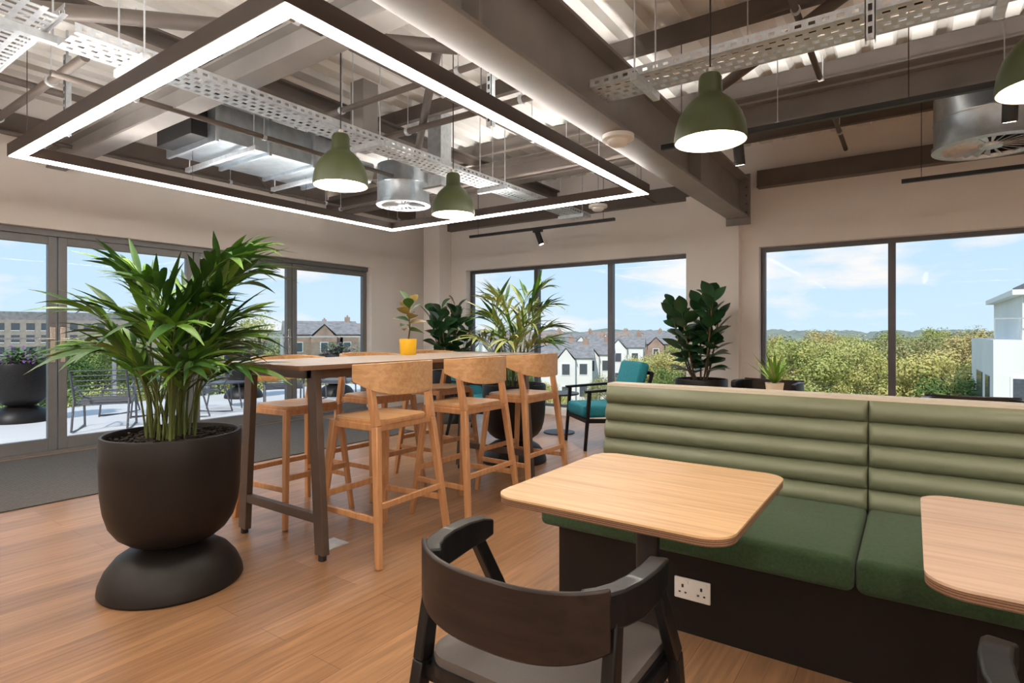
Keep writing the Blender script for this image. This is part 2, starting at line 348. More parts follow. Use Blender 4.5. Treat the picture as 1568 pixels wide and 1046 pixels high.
for nm, y, z0, z1, w, s0, s1, mt in (('steel_cross_beam', 2.1, 2.86, 3.06, 0.16, XA, -1.85, 'steelg'), ('steel_cross_beam.001', 5.35, 2.92, 3.14, 0.16, XA, -1.85, 'steel'),
                                 ('steel_cross_beam.002', 2.1, 2.92, 3.16, 0.16, -1.59, XR, 'steel'), ('steel_cross_beam.003', 5.2, 2.95, 3.17, 0.16, -1.59, XR, 'steelg'), ('steel_cross_beam.004', -0.8, 2.9, 3.12, 0.16, XA, -1.85, 'steel')):
    b = MB(); ibeam(b, 'X', y, s0, s1, z0, z1, w, mt)
    if nm != 'steel_cross_beam' and nm != 'steel_cross_beam.004':
        # glowing strip hidden on the top flange, added to brighten the deck
        x0, x1 = s0+0.12, s1-0.12
        b.box(x0, x1, y-0.055, y+0.055, z1, z1+0.008, 'steel'); b.box(x0, x1, y-0.055, y-0.050, z1+0.008, z1+0.05, 'steel'); b.box(x0, x1, y+0.050, y+0.055, z1+0.008, z1+0.05, 'steel')
        b.box(x0, x1, y-0.045, y+0.045, z1+0.008, z1+0.014, 'beam_fill')
    b.make(nm)
b = MB(); ibeam(b, 'Y', -4.35, YF, YB, 3.20, 3.33, 0.13, 'steel'); b.make('steel_secondary_beam')
b = MB(); ibeam(b, 'Y', 1.6, YF, YB, 3.225, 3.33, 0.13, 'steel'); b.make('steel_secondary_beam.001')
k = 0
for y in [-2.6, -1.2, 0.1, 1.35, 2.75, 4.15, 5.45, 6.75]:
    b = MB(); b.box(XA, XR, y-0.012, y+0.012, 3.34, ZD, 'steel'); b.box(XA, XR, y-0.045, y+0.012, 3.335, 3.35, 'steel')
    b.make('roof_purlin' if k == 0 else 'roof_purlin.%03d' % k); k += 1
b = MB(); b.box(XA, XA+0.10, YF, YB-0.31, 3.12, 3.3, 'steel'); b.make('perimeter_steel_beam')
b = MB(); b.box(-1.52, XR, YB-0.10, YB, 2.97, 3.16, 'steel'); b.box(-1.52, XR, YB-0.13, YB, 2.955, 2.97, 'steel'); b.make('perimeter_steel_beam.001')
b = MB(); b.box(-6.42, -2.36, YB-0.10, YB, 2.93, 3.12, 'steel'); b.make('perimeter_steel_beam.002')
b = MB(); b.box(-3.90, -3.74, 3.2, 3.36, 2.80, 3.34, 'steelg'); b.box(-3.94, -3.70, 3.16, 3.40, 2.79, 2.81, 'steelg')
b.make('steel_hanger_post')
b = MB(); b.box(-4.12, -3.94, 4.38, 4.54, 2.72, 3.49, 'galv'); b.box(-4.16, -3.90, 4.34, 4.58, 2.70, 2.72, 'steelg'); b.box(-4.05, -4.01, 4.2, 4.38, 2.85, 2.95, 'steelg')
b.make('steel_hanger_post.001')
b = MB()
b.tube([(-4.2, 1.0, 3.06), (-1.95, 3.7, 3.2)], 0.045, 'steel', 12); b.tube([(-4.2, 4.3, 3.06), (-1.95, 2.3, 3.25)], 0.035, 'steel', 12)
b.tube([(-6.95, 4.4, 3.1), (-4.45, 2.2, 3.14)], 0.04, 'steel', 12)
b.make('diagonal_roof_brace')
b = MB(); b.tube([(-1.5, 5.0, 3.22), (1.4, 2.3, 3.22)], 0.04, 'steel', 12); b.make('diagonal_roof_brace.001')
for i, (p, q, r) in enumerate([((-6.6, 0.3, 3.0), (-6.6, 7.0, 3.0), 0.02), ((-5.9, -2, 3.24), (-5.9, 7.3, 3.24), 0.03), ((-7, 5.05, 2.90), (-1.85, 5.05, 2.90), 0.02),
                     ((-1.55, 3.9, 3.05), (3.9, 3.9, 3.05), 0.03), ((-0.6, -2, 3.25), (-0.6, 7.3, 3.25), 0.022), ((-3.0, -2, 3.2), (-3.0, 7.3, 3.2), 0.025), ((-2.3, -2, 3.12), (-2.3, 7.2, 3.12), 0.018), ((-1.55, 4.9, 2.86), (3.9, 4.9, 2.86), 0.015),
                     ((-4.3, 2.95, 2.98), (-1.9, 2.95, 2.98), 0.022), ((-4.4, 3.75, 3.06), (-1.9, 3.75, 3.06), 0.028), ((-2.75, 1.3, 2.92), (-2.75, 7.2, 2.92), 0.016), ((-4.45, 1.3, 2.86), (-4.45, 4.2, 2.86), 0.02), ((-7.0, 1.5, 3.05), (-4.5, 1.5, 3.05), 0.03)]):
    b = MB(); b.cyl(p, q, r, 'steel', seg=12)
    v = Vector(q)-Vector(p); n = int(v.length/1.4)
    for j in range(n+1):
        c = Vector(p)+v*(j+0.5)/(n+1); b.cyl(c, (c.x, c.y, ZD), 0.004, 'galv', seg=6); b.cyl(c-v.normalized()*0.015, c+v.normalized()*0.015, r*1.35, 'galv', seg=12)
    b.make('ceiling_pipe' if i == 0 else 'ceiling_pipe.%03d' % i)

# ------------------------------------------------------------ cable trays (slotted)
def tray(name, p, L, axis, w=0.22, hgt=0.055):
    b = MB(); t = 0.003
    def q(l0, l1, w0, w1, z0, z1):
        if axis == 'Y': b.box(p[0]+w0, p[0]+w1, p[1]+l0, p[1]+l1, p[2]+z0, p[2]+z1, 'galv')
        else: b.box(p[0]+l0, p[0]+l1, p[1]+w0, p[1]+w1, p[2]+z0, p[2]+z1, 'galv')
    nr = 4
    for i in range(nr+1):
        c = -w/2+w*i/nr; q(0, L, c-0.013, c+0.013, 0, t)
    s = 0
    while s < L:
        for i in range(nr):
            c0 = -w/2+w*i/nr+0.013; off = 0.03 if i % 2 else 0
            if s+off+0.028 < L: q(s+off, s+off+0.028, c0, c0+w/nr-0.026, 0, t)
        for sd in (-w/2, w/2-t): q(s, s+0.03, sd, sd+t, 0.020, hgt-0.018)
        s += 0.06
    for sd in (-w/2, w/2-t): q(0, L, sd, sd+t, 0, 0.020); q(0, L, sd, sd+t, hgt-0.018, hgt)
    for j in range(3):
        o = -w/2+0.04+j*0.03
        pts = []
        for i in range(13):
            l = 0.02+(L-0.04)*i/12; oo = o+0.008*math.sin(i*1.3+j)
            pts.append((p[0]+oo, p[1]+l, p[2]+0.014) if axis == 'Y' else (p[0]+l, p[1]+oo, p[2]+0.014))
        b.tube(pts, 0.008, 'black' if j % 2 else 'white', 6)
    n = max(2, int(L/1.3))
    for i in range(n):
        l = 0.3+(L-0.6)*i/(n-1)
        q(l-0.02, l+0.02, -w/2-0.06, w/2+0.06, -0.042, -0.001)
        for sd in (-w/2-0.04, w/2+0.04):
            c = (p[0]+sd, p[1]+l, p[2]-0.04) if axis == 'Y' else (p[0]+l, p[1]+sd, p[2]-0.04)
            b.cyl(c, (c[0], c[1], ZD), 0.005, 'galv', seg=6)
    return b.make(name)
tray('cable_tray', (-3.55, 1.10, 2.72), 5.6, 'Y', 0.24)
tray('cable_tray.001', (-1.58, 3.2, 2.68), 5.4, 'X', 0.24)
tray('cable_tray.002', (-5.3, 0.9, 2.78), 1.9, 'X', 0.3)
for i, (x, y) in enumerate([(-5.2, 1.62), (-0.15, 2.97), (0.75, 3.45), (-2.15, 2.85)]):
    z0 = 2.5+0.2*(i == 0)
    b = MB(); b.box(x-0.02, x+0.02, y-0.02, y-0.016, z0, 3.3, 'galv'); b.box(x-0.02, x-0.016, y-0.02, y+0.02, z0, 3.3, 'galv'); b.box(x+0.016, x+0.02, y-0.02, y+0.02, z0, 3.3, 'galv')
    z = z0+0.03
    while z < 3.25: b.box(x-0.008, x+0.008, y-0.0212, y-0.0202, z, z+0.03, 'black'); z += 0.05
    b.cyl((x, y, 3.3), (x, y, ZD), 0.008, 'galv', seg=6)
    b.make('strut_channel' if i == 0 else 'strut_channel.%03d' % i)

# ------------------------------------------------------------ ducts
b = MB(); b.box(-5.55, -4.75, 2.5, 3.9, 2.84, 3.14, 'duct')
for y in (2.5, 2.98, 3.44, 3.9): b.box(-5.58, -4.72, y-0.015, y+0.015, 2.81, 3.17, 'duct')
b.box(-5.45, -4.85, 2.35, 2.5, 2.86, 3.12, 'black')
b.tube([(-5.05, 3.91, 3.0), (-4.98, 4.1, 3.0), (-4.9, 4.3, 2.98)], 0.11, 'duct', 20)
for y in (2.75, 3.65):
    b.box(-5.75, -4.55, y-0.02, y+0.02, 2.77, 2.81, 'galv')
    for x in (-5.7, -4.6): b.cyl((x, y, 2.76), (x, y, ZD), 0.006, 'galv', seg=6)
b.make('air_handling_duct', bevel=0.003)
def diffuser(name, x, y, z, r, h):
    b = MB(); b.lathe([(r*1.04, 0), (r*1.04, 0.03), (r, 0.035), (r, h*0.5), (r*1.015, h*0.5+0.01), (r, h*0.5+0.02), (r, h), (r*0.3, h+0.02), (0, h+0.02)], (x, y, z), 'duct', 48)
    b.lathe([(r*1.04, 0), (r*0.86, -0.005), (r*0.84, 0.02)], (x, y, z), 'galv', 48)
    b.disc((x, y, z+0.06), r*0.9, 'black')
    for i in range(24):
        a = 2*math.pi*i/24; ca, sa = math.cos(a), math.sin(a)
        b.bar((x+ca*r*0.22, y+sa*r*0.22, z+0.015), (x+ca*r*0.85, y+sa*r*0.85, z+0.015), 0.012, 0.004, 'galv', w1=r*0.14, up=(0.5*sa, -0.5*ca, 0.8))
    b.lathe([(0, -0.01), (r*0.2, -0.005), (r*0.22, 0.02)], (x, y, z), 'galv', 24)
    for a in (0.5, 2.6, 4.7): b.cyl((x+math.cos(a)*r*0.8, y+math.sin(a)*r*0.8, z+h), (x+math.cos(a)*r*0.8, y+math.sin(a)*r*0.8, ZD), 0.005, 'galv', seg=6)
    b.make(name)
diffuser('swirl_air_diffuser', -4.72, 4.62, 2.66, 0.29, 0.44)
diffuser('swirl_air_diffuser.001', 0.50, 5.75, 2.66, 0.36, 0.42)
b = MB(); b.cyl((0.86, 6.0, 3.0), (3.9, 6.0, 3.0), 0.13, 'duct', seg=28)
for x in (1.2, 2.2, 3.2): b.cyl((x, 6.0, 3.0), (x+0.03, 6.0, 3.0), 0.138, 'duct', seg=28); b.cyl((x, 6.0, 3.1), (x, 6.0, ZD), 0.005, 'galv', seg=6)
b.make('spiral_duct')

# ------------------------------------------------------------ LED rectangle (downlight, plus added upward fill glow)
def led_rect(name, x0, x1, y0, y1, z, w=0.085, hgt=0.085):
    b = MB(); t = 0.006
    segs = ((x0, x1, y0, y0+w), (x0, x1, y1-w, y1), (x0, x0+w, y0+w, y1-w), (x1-w, x1, y0+w, y1-w))
    for (a0, a1, c0, c1) in segs: b.box(a0, a1, c0, c1, z+0.008, z+hgt, 'bronze')
    b.box(x0, x1, y0, y0+t, z, z+0.008, 'bronze'); b.box(x0, x1, y1-t, y1, z, z+0.008, 'bronze'); b.box(x0, x0+t, y0, y1, z, z+0.008, 'bronze'); b.box(x1-t, x1, y0, y1, z, z+0.008, 'bronze')
    g = 0.002
    for (a0, a1, c0, c1) in ((x0+t+g, x1-t-g, y0+t+g, y0+w-t), (x0+t+g, x1-t-g, y1-w+t, y1-t-g), (x0+t+g, x0+w-t, y0+w-t, y1-w+t), (x1-w+t, x1-t-g, y0+w-t, y1-w+t)):
        b.box(a0, a1, c0, c1, z-0.003, z+0.008, 'led')
    for (a0, a1, c0, c1) in segs:
        b.box(a0+0.012, a1-0.012, c0+0.012, c1-0.012, z+hgt, z+hgt+0.003, 'up_fill')  # upward glow added on top of the housing to light the ceiling
    for x in (x0+w/2, x1-w/2):
        for i in range(4):
            y = y0+0.1+(y1-y0-0.2)*i/3; b.cyl((x, y, z+hgt), (x, y, ZD), 0.0025, 'black', seg=6)
    b.make(name)
led_rect('led_linear_pendant', -5.20, -1.92, 1.27, 4.9, 2.46)
led_rect('unseen_fill_led', -5.25, -1.92, -2.8, 0.3, 2.46)  # unseen frame behind the camera, added as room fill light
led_rect('unseen_fill_led.001', 0.2, 3.4, -2.6, 0.6, 2.46)  # another added fill frame, out of view behind the camera

# ------------------------------------------------------------ pendants
def pendant(name, x, y, z=2.12):
    b = MB()
    prof = [(0.160, 0), (0.165, 0.0), (0.164, 0.03), (0.156, 0.08), (0.140, 0.125), (0.112, 0.168), (0.082, 0.198), (0.060, 0.215), (0.054, 0.228), (0.052, 0.30), (0.044, 0.315), (0.0, 0.318)]
    b.lathe(prof, (x, y, z), 'pgreen', 48)
    b.lathe([(0.160, 0), (0.156, 0.03), (0.148, 0.075)], (x, y, z), 'pin', 48)
    b.disc((x, y, z+0.022), 0.150, 'lamp', 48)
    b.cyl((x, y, z+0.318), (x, y, z+0.345), 0.018, 'chrome'); b.cyl((x, y, z+0.34), (x, y, ZD), 0.004, 'black', seg=8)
    b.make(name)
for i, (x, y) in enumerate([(-2.87, 2.28), (-2.87, 3.33), (-0.78, 2.75), (0.42, 2.85), (1.7, 2.8), (-2.9, -1.2), (0.5, -1.3), (2.6, 5.0)]):  # pendants behind the camera are unseen, added as fill light
    pendant('green_pendant_lamp' if i == 0 else 'green_pendant_lamp.%03d' % i, x, y)

# ------------------------------------------------------------ lighting tracks
nsp = 0
def track(name, x0, x1, y, z, spots, en=110):
    global nsp
    b = MB(); b.box(x0, x1, y-0.018, y+0.018, z, z+0.035, 'black')
    n = max(2, int((x1-x0)/1.2)+1)
    for i in range(n):
        x = x0+0.15+(x1-x0-0.3)*i/(n-1); b.cyl((x, y, z+0.03), (x, y, ZD), 0.003, 'black', seg=6)
    for (sx, dx, dy) in spots:
        b.box(sx-0.07, sx+0.07, y-0.016, y+0.016, z-0.03, z, 'black')
        d = Vector((dx, dy, -1)).normalized(); c = Vector((sx, y, z-0.05)); b.cyl((sx, y, z-0.03), c, 0.012, 'black')
        b.cyl(c-d*0.02, c+d*0.15, 0.036, 'black', seg=24); e = c+d*0.151
        b.cyl(e, e+d*0.001, 0.028, 'lamp', seg=20)
        L = bpy.data.lights.new('track_spot_lamp', 'SPOT'); L.energy = en; L.spot_size = math.radians(95); L.spot_blend = 0.8; L.color = (1, 0.89, 0.77); L.shadow_soft_size = 0.04
        lo = bpy.data.objects.new('track_spot_lamp' if nsp == 0 else 'track_spot_lamp.%03d' % nsp, L); nsp += 1; S.collection.objects.link(lo); lo.location = e+d*0.02; lo.rotation_euler = d.to_track_quat('-Z', 'Y').to_euler()
    b.make(name)
track('ceiling_track_light', -5.2, -2.95, 6.4, 2.58, [(-4.05, 0.35, 0.1)])
track('ceiling_track_light.001', -1.55, 2.9, 4.2, 2.60, [(-1.0, 0.02, 0.3), (0.45, 0, 0.3), (2.0, 0.1, 0.3)])
track('ceiling_track_light.002', -0.08, 3.2, 6.4, 2.60, [(1.7, 0, 0.3)])
track('unseen_fill_track', -1.5, 2.6, 1.0, 2.66, [(-0.9, 0.05, 0.45), (0.3, -0.1, 0.5), (1.6, 0, 0.5)], 28)  # track out of view, added to throw light on the near tables
for i, (x, y, z) in enumerate([(-1.68, 3.7, 2.58), (-3.05, 6.15, 2.72)]):
    b = MB(); b.lathe([(0, 0), (0.05, 0.004), (0.07, 0.02), (0.075, 0.04), (0.11, 0.045), (0.11, 0.075), (0, 0.08)], (x, y, z-0.06), 'white', 32)
    if i: b.cyl((x, y, z+0.015), (x, y, ZD), 0.008, 'galv', seg=8)
    b.make('smoke_detector' if i == 0 else 'smoke_detector.001')

# ------------------------------------------------------------ bar table
b = MB(); b.prism(rrect(-0.40, 0.40, -1.17, 1.17, 0.03, 5), 1.025, 1.05, 'walnut', 'ply')
for sy in (-1.02, 1.02):
    for sx in (-1, 1):
        b.bar((sx*0.375, sy, 0.03), (sx*0.30, sy, 1.02), 0.075, 0.04, 'brownleg', w1=0.075)
        b.cyl((sx*0.377, sy, 0.0), (sx*0.377, sy, 0.035), 0.022, 'black')
    b.bar((-0.36, sy, 0.22), (0.36, sy, 0.22), 0.035, 0.05, 'brownleg')
    b.bar((-0.31, sy, 0.995), (0.31, sy, 0.995), 0.04, 0.05, 'brownleg')
for sx in (-1, 1): b.bar((sx*0.29, -1.02, 0.995), (sx*0.29, 1.02, 0.995), 0.03, 0.05, 'brownleg')
b.make('bar_table', (-2.97, 2.96, 0), bevel=0.003)

# ------------------------------------------------------------ bar stools
def upath(rx, ry, amax, y0=0.0, n=26, ex=0.8):
    pts = []
    for i in range(n+1):
        a = math.radians(-amax+2*amax*i/n); sx = math.sin(a); cy = math.cos(a)
        pts.append((rx*math.copysign(abs(sx)**ex, sx), y0-ry*math.copysign(abs(cy)**ex, cy)))
    return pts
def stool_mesh():
    b = MB()
    pts = rrect(-0.215, 0.215, -0.20, 0.20, 0.09, 7)
    b.prism(pts, 0.728, 0.745, 'oakp', 'oakz'); b.prism([(x*0.97, y*0.97) for x, y in pts], 0.745, 0.752, 'oakp')
    b.box(-0.19, 0.19, -0.03, 0.03, 0.70, 0.728, 'oakz')
    for sx in (-1, 1):
        b.bar((sx*0.285, -0.265, 0), (sx*0.225, -0.185, 0.72), 0.030, 0.034, 'oakz', 0.036, 0.044)
        b.bar((sx*0.225, -0.185, 0.72), (sx*0.232, -0.135, 0.985), 0.036, 0.044, 'oakz', 0.030, 0.034)
        b.bar((sx*0.265, 0.235, 0), (sx*0.205, 0.165, 0.73), 0.028, 0.030, 'oakz', 0.034, 0.040)
        b.bar((sx*0.263, -0.24, 0.24), (sx*0.245, 0.215, 0.24), 0.02, 0.034, 'oakz')
        b.bar((sx*0.215, -0.185, 0.712), (sx*0.205, 0.165, 0.712), 0.024, 0.036, 'oakz')
    b.bar((-0.262, -0.235, 0.31), (0.262, -0.235, 0.31), 0.020, 0.034, 'oakz'); b.bar((-0.243, 0.21, 0.31), (0.243, 0.21, 0.31), 0.022, 0.036, 'oakz')
    b.bar((-0.215, -0.18, 0.71), (0.215, -0.18, 0.71), 0.022, 0.036, 'oakz'); b.bar((-0.2, 0.165, 0.71), (0.2, 0.165, 0.71), 0.022, 0.036, 'oakz')
    p = upath(0.262, 0.235, 88, -0.03); nn = len(p)
    zlo = [0.885+0.075*abs(2*i/(nn-1)-1)**2.5 for i in range(nn)]; zhi = [1.065-0.015*abs(2*i/(nn-1)-1)**2 for i in range(nn)]
    b.sheet(p, zlo, zhi, 0.014, 'oakp')
    return b
st = stool_mesh().make('bar_stool', (-2.53, 2.30, 0), math.radians(93), bevel=0.004)
k = 1
for (x, y, r) in ((-2.54, 3.06, 91), (-2.55, 3.78, 90), (-3.42, 2.36, -88), (-3.42, 3.08, -91), (-3.42, 3.8, -90)):
    copy_ob(st, 'bar_stool.%03d' % k, (x, y, 0), math.radians(r)); k += 1

# ------------------------------------------------------------ dining armchairs
def armchair_mesh():
    b = MB()
    pts = rrect(-0.235, 0.235, -0.21, 0.23, 0.07, 7)
    b.prism(pts, 0.415, 0.44, 'blackwood'); b.prism([(x*0.97, y*0.97) for x, y in pts], 0.44, 0.462, 'greypad')
    for sx in (-1, 1):
        b.bar((sx*0.275, -0.265, 0), (sx*0.245, -0.185, 0.43), 0.026, 0.030, 'blackwood', 0.032, 0.045)
        b.bar((sx*0.245, -0.185, 0.43), (sx*0.242, -0.145, 0.66), 0.032, 0.045, 'blackwood', 0.028, 0.036)
        b.bar((sx*0.27, 0.235, 0), (sx*0.255, 0.165, 0.44), 0.026, 0.030, 'blackwood', 0.032, 0.042)
        b.bar((sx*0.255, 0.165, 0.44), (sx*0.258, 0.035, 0.66), 0.032, 0.042, 'blackwood', 0.028, 0.036)
        b.bar((sx*0.235, -0.18, 0.405), (sx*0.235, 0.18, 0.405), 0.024, 0.04, 'blackwood')
        ap = [(sx*0.200, -0.200), (sx*0.225, -0.175), (sx*0.245, -0.135), (sx*0.258, -0.08), (sx*0.262, -0.01), (sx*0.257, 0.05), (sx*0.248, 0.085)]
        b.sheet(ap, [0.645, 0.640, 0.635, 0.632, 0.638, 0.645, 0.658], [0.708, 0.710, 0.711, 0.712, 0.712, 0.709, 0.700], 0.044, 'blackwood')
    b.bar((-0.24, -0.18, 0.405), (0.24, -0.18, 0.405), 0.024, 0.04, 'blackwood'); b.bar((-0.245, 0.175, 0.405), (0.245, 0.175, 0.405), 0.024, 0.04, 'blackwood')
    p = upath(0.300, 0.262, 52, 0.0); nn = len(p)
    zlo = [0.562+0.035*abs(2*i/(nn-1)-1)**2.2 for i in range(nn)]; zhi = [0.713+0.010*abs(2*i/(nn-1)-1)**2 for i in range(nn)]
    b.sheet(p, zlo, zhi, 0.013, 'dark')
    return b
ac = armchair_mesh().make('dining_armchair', (-0.73, 1.205, 0), math.radians(0), bevel=0.005)
for i, (x, y, r) in enumerate([(0.37, 1.18, -3), (-1.12, 5.75, 172), (0.36, 4.95, 185), (-0.45, 4.1, 5)]):
    copy_ob(ac, 'dining_armchair.%03d' % (i+1), (x, y, 0), math.radians(r), 1.0 if i == 0 else 1.08)

# ------------------------------------------------------------ cafe tables
def cafe(name, x0, x1, y0, y1, mat, z=0.74):
    b = MB(); cx, cy = (x0+x1)/2, (y0+y1)/2
    p = rrect(x0-cx, x1-cx, y0-cy, y1-cy, 0.075, 10)
    b.prism(p, z-0.006, z, mat); b.prism([(q[0]*0.997, q[1]*0.997) for q in p], z-0.024, z-0.006, 'ply')
    b.cyl((0, 0, 0.02), (0, 0, z-0.024), 0.037, 'black', seg=28); b.prism(rrect(-0.2, 0.2, -0.2, 0.2, 0.03, 5), 0, 0.012, 'black')
    return b.make(name, (cx, cy, 0), bevel=0.0015)
cafe('cafe_table', -1.03, -0.345, 1.365, 2.115, 'oak')
cafe('cafe_table.001', 0.02, 0.72, 1.365, 2.115, 'oakb')
cafe('cafe_table.002', -1.15, -0.4, 4.45, 5.2, 'oak')

# ------------------------------------------------------------ banquette bench
b = MB(); xs = [-1.40, -0.155, 1.09, 2.34]
b.box(xs[0]+0.05, xs[-1], 2.32, 3.04, 0, 0.36, 'plinth')
b.box(xs[0], xs[-1], 2.955, 3.045, 0.36, 0.925, 'cream'); b.box(xs[0], xs[-1], 2.94, 3.06, 0.925, 0.94, 'cream')
for i in range(3):
    x0, x1 = xs[i]+0.002, xs[i+1]-0.002
    b.rbox(x0+(0.02 if i == 0 else 0), x1, 2.19, 2.90, 0.358, 0.475, 0.028, 'greenf', 4)
    nr = 5; prof = []; zb = 0.455; hh = (0.928-zb)/nr; lean = 0.06
    for r in range(nr):
        for j in range(9):
            t = j/8; a = math.pi*t; z = zb+hh*(r+t); bul = 0.042*math.sin(a)**0.6
            prof.append((2.885+lean*(z-zb)/0.47-bul, z))
    sts = [(x0, 0.35), (x0+0.006, 0.75), (x0+0.02, 1.0), (x1-0.02, 1.0), (x1-0.006, 0.75), (x1, 0.35)]
    vs = []; n = len(prof)
    for (x, k) in sts:
        for (y, z) in prof:
            yb = 2.885+lean*(z-zb)/0.47; vs.append((x, yb+(y-yb)*k, z))
    fs = []
    for a in range(len(sts)-1):
        for c in range(n-1): fs.append((a*n+c, a*n+c+1, (a+1)*n+c+1, (a+1)*n+c))
    o = len(vs)
    vs += [(x0, 2.96, zb), (x0, 2.96, 0.928), (x1, 2.96, zb), (x1, 2.96, 0.928)]
    fs += [[*range(n)]+[o+1, o], [*range((len(sts)-1)*n, len(sts)*n)]+[o+3, o+2], (n-1, o+1, o+3, (len(sts))*n-1), (0, o, o+2, (len(sts)-1)*n)]
    b.add(vs, fs, 'sage')
b.make('banquette_bench', angle=50)
b = MB(); b.rbox(-0.80, -0.655, 2.309, 2.3195, 0.14, 0.226, 0.004, 'white')
for cx in (-0.765, -0.69):
    b.box(cx-0.004, cx+0.004, 2.3075, 2.309, 0.187, 0.20, 'black'); b.box(cx-0.016, cx-0.008, 2.3075, 2.309, 0.165, 0.171, 'black'); b.box(cx+0.008, cx+0.016, 2.3075, 2.309, 0.165, 0.171, 'black')
    b.box(cx+0.010, cx+0.022, 2.305, 2.309, 0.205, 0.219, 'white')
b.make('double_power_socket')
b = MB(); b.rbox(-2.82, -2.68, 2.05, 2.19, 0, 0.006, 0.002, 'galv'); b.make('floor_power_box')

# ------------------------------------------------------------ planters and plants
def planter_geo(b, s=1.0, soil=True):
    P = [(0, 0), (0.305, 0), (0.312, 0.012), (0.308, 0.04), (0.285, 0.095), (0.245, 0.145), (0.19, 0.18), (0.14, 0.195), (0.13, 0.205), (0.15, 0.212), (0.19, 0.225), (0.235, 0.26), (0.268, 0.31), (0.288, 0.38), (0.298, 0.46), (0.303, 0.60), (0.305, 0.725), (0.300, 0.735), (0.288, 0.735), (0.284, 0.725), (0.282, 0.66)]
    b.lathe([(r*s, z*s) for r, z in P], (0, 0, 0), 'pot', 56)
    if soil:
        b.disc((0, 0, 0.69*s), 0.283*s, 'soil', 40)
        for i in range(300):
            a = random.random()*6.28; r = 0.265*s*math.sqrt(random.random()); c = Vector((r*math.cos(a), r*math.sin(a), 0.70*s+0.02*random.random()))
            d = Vector((random.uniform(-1, 1), random.uniform(-1, 1), random.uniform(-.3, .5))).normalized()
            b.bar(c-d*0.012, c+d*0.012, 0.014, 0.008, 'soil')
def frond(b, base, az, height, reach, nl, LL, WW, mats, stemr=0.006, bare=0.45, curl=1.0):
    ca, sa = math.cos(az), math.sin(az); N = 14; pts = []
    for i in range(N+1):
        t = i/N; r = reach*(0.28*t+0.72*t**2.2); z = height*(1-(1-t)**1.45)-0.22*curl*reach*max(0, t-0.6)**1.5*4
        pts.append(Vector(base)+Vector((ca*r, sa*r, z)))
    b.tube(pts, stemr, 'stem', 6, stemr*0.35)
    for j in range(nl):
        t = bare+(1-bare)*(j+0.5)/nl; f = t*N; i = min(N-1, int(f)); p = pts[i].lerp(pts[i+1], f-i); d = (pts[i+1]-pts[i]).normalized()
        side = d.cross(Vector((0, 0, 1)))
        if side.length < 0.05: side = Vector((-sa, ca, 0))
        side.normalize(); sg = 1 if j % 2 else -1; fw = 0.8+0.9*(j/nl)
        dd = d*fw+side*sg*random.uniform(0.55, 1.0)+Vector((random.uniform(-.18, .18), random.uniform(-.18, .18), random.uniform(0.0, .4)))
        L = LL*random.uniform(0.75, 1.15)*(0.75+0.5*math.sin(math.pi*min(1, (j+1)/nl)))
        b.leaf(p, dd, L, WW*random.uniform(0.75, 1.15), random.uniform(0.12, 0.5), random.choice(mats), 6, 0.3, 0.75, random.uniform(-.6, .6))
def palm_plant(name, loc, nf, seedv, mats, top=1.0, LL=0.30, WW=0.034, pot=1.0, spread=1.0, rz=0, curl=1.0, lo=0.42, extra=(), nst=10):
    random.seed(seedv); b = MB(); planter_geo(b, pot)
    for i in range(nf):
        az = 2*math.pi*i/nf*2.4+random.uniform(-.35, .35); k = (i*0.618) % 1.0
        hgt = (lo+(1.0-lo)*k)*top; reach = (0.44-0.22*k)*spread
        bs = (random.uniform(-.10, .10), random.uniform(-.10, .10), 0.69*pot)
        frond(b, bs, az, hgt, reach, 17, LL, WW, mats, 0.0055, 0.40 if i % 2 else 0.5, curl)
    for (az, hgt, reach) in extra: frond(b, (0.03*math.cos(az), 0.03*math.sin(az), 0.69*pot), az, hgt, reach, 20, LL*1.05, WW, mats, 0.007, 0.5, 0.9)
    for i in range(nst):
        a = random.random()*6.28; bx, by = 0.09*math.cos(a), 0.09*math.sin(a); b.tube([(bx, by, 0.68*pot), (bx*1.2, by*1.2, 0.9*pot), (bx*1.7, by*1.7, 1.1*pot)], 0.008, 'stem', 6, 0.005)
    return b.make(name, loc, rz, normals=False)
palm_plant('potted_kentia_palm', (-2.98, 1.36, 0), 32, 11, ['palm', 'palmd', 'palmd', 'palm', 'palmd'], 0.88, 0.27, 0.037, curl=0.7, spread=0.84, lo=0.47, extra=((0.75, 1.02, 0.36), (0.2, 0.95, 0.38), (1.2, 0.93, 0.3), (0.5, 0.9, 0.4)), nst=11)
palm_plant('potted_kentia_palm.001', (-3.13, 4.52, 0), 17, 5, ['palmy', 'palm', 'palmy', 'palmd'], 1.02, 0.32, 0.032, 1.0, 0.9, curl=0.8, lo=0.5)
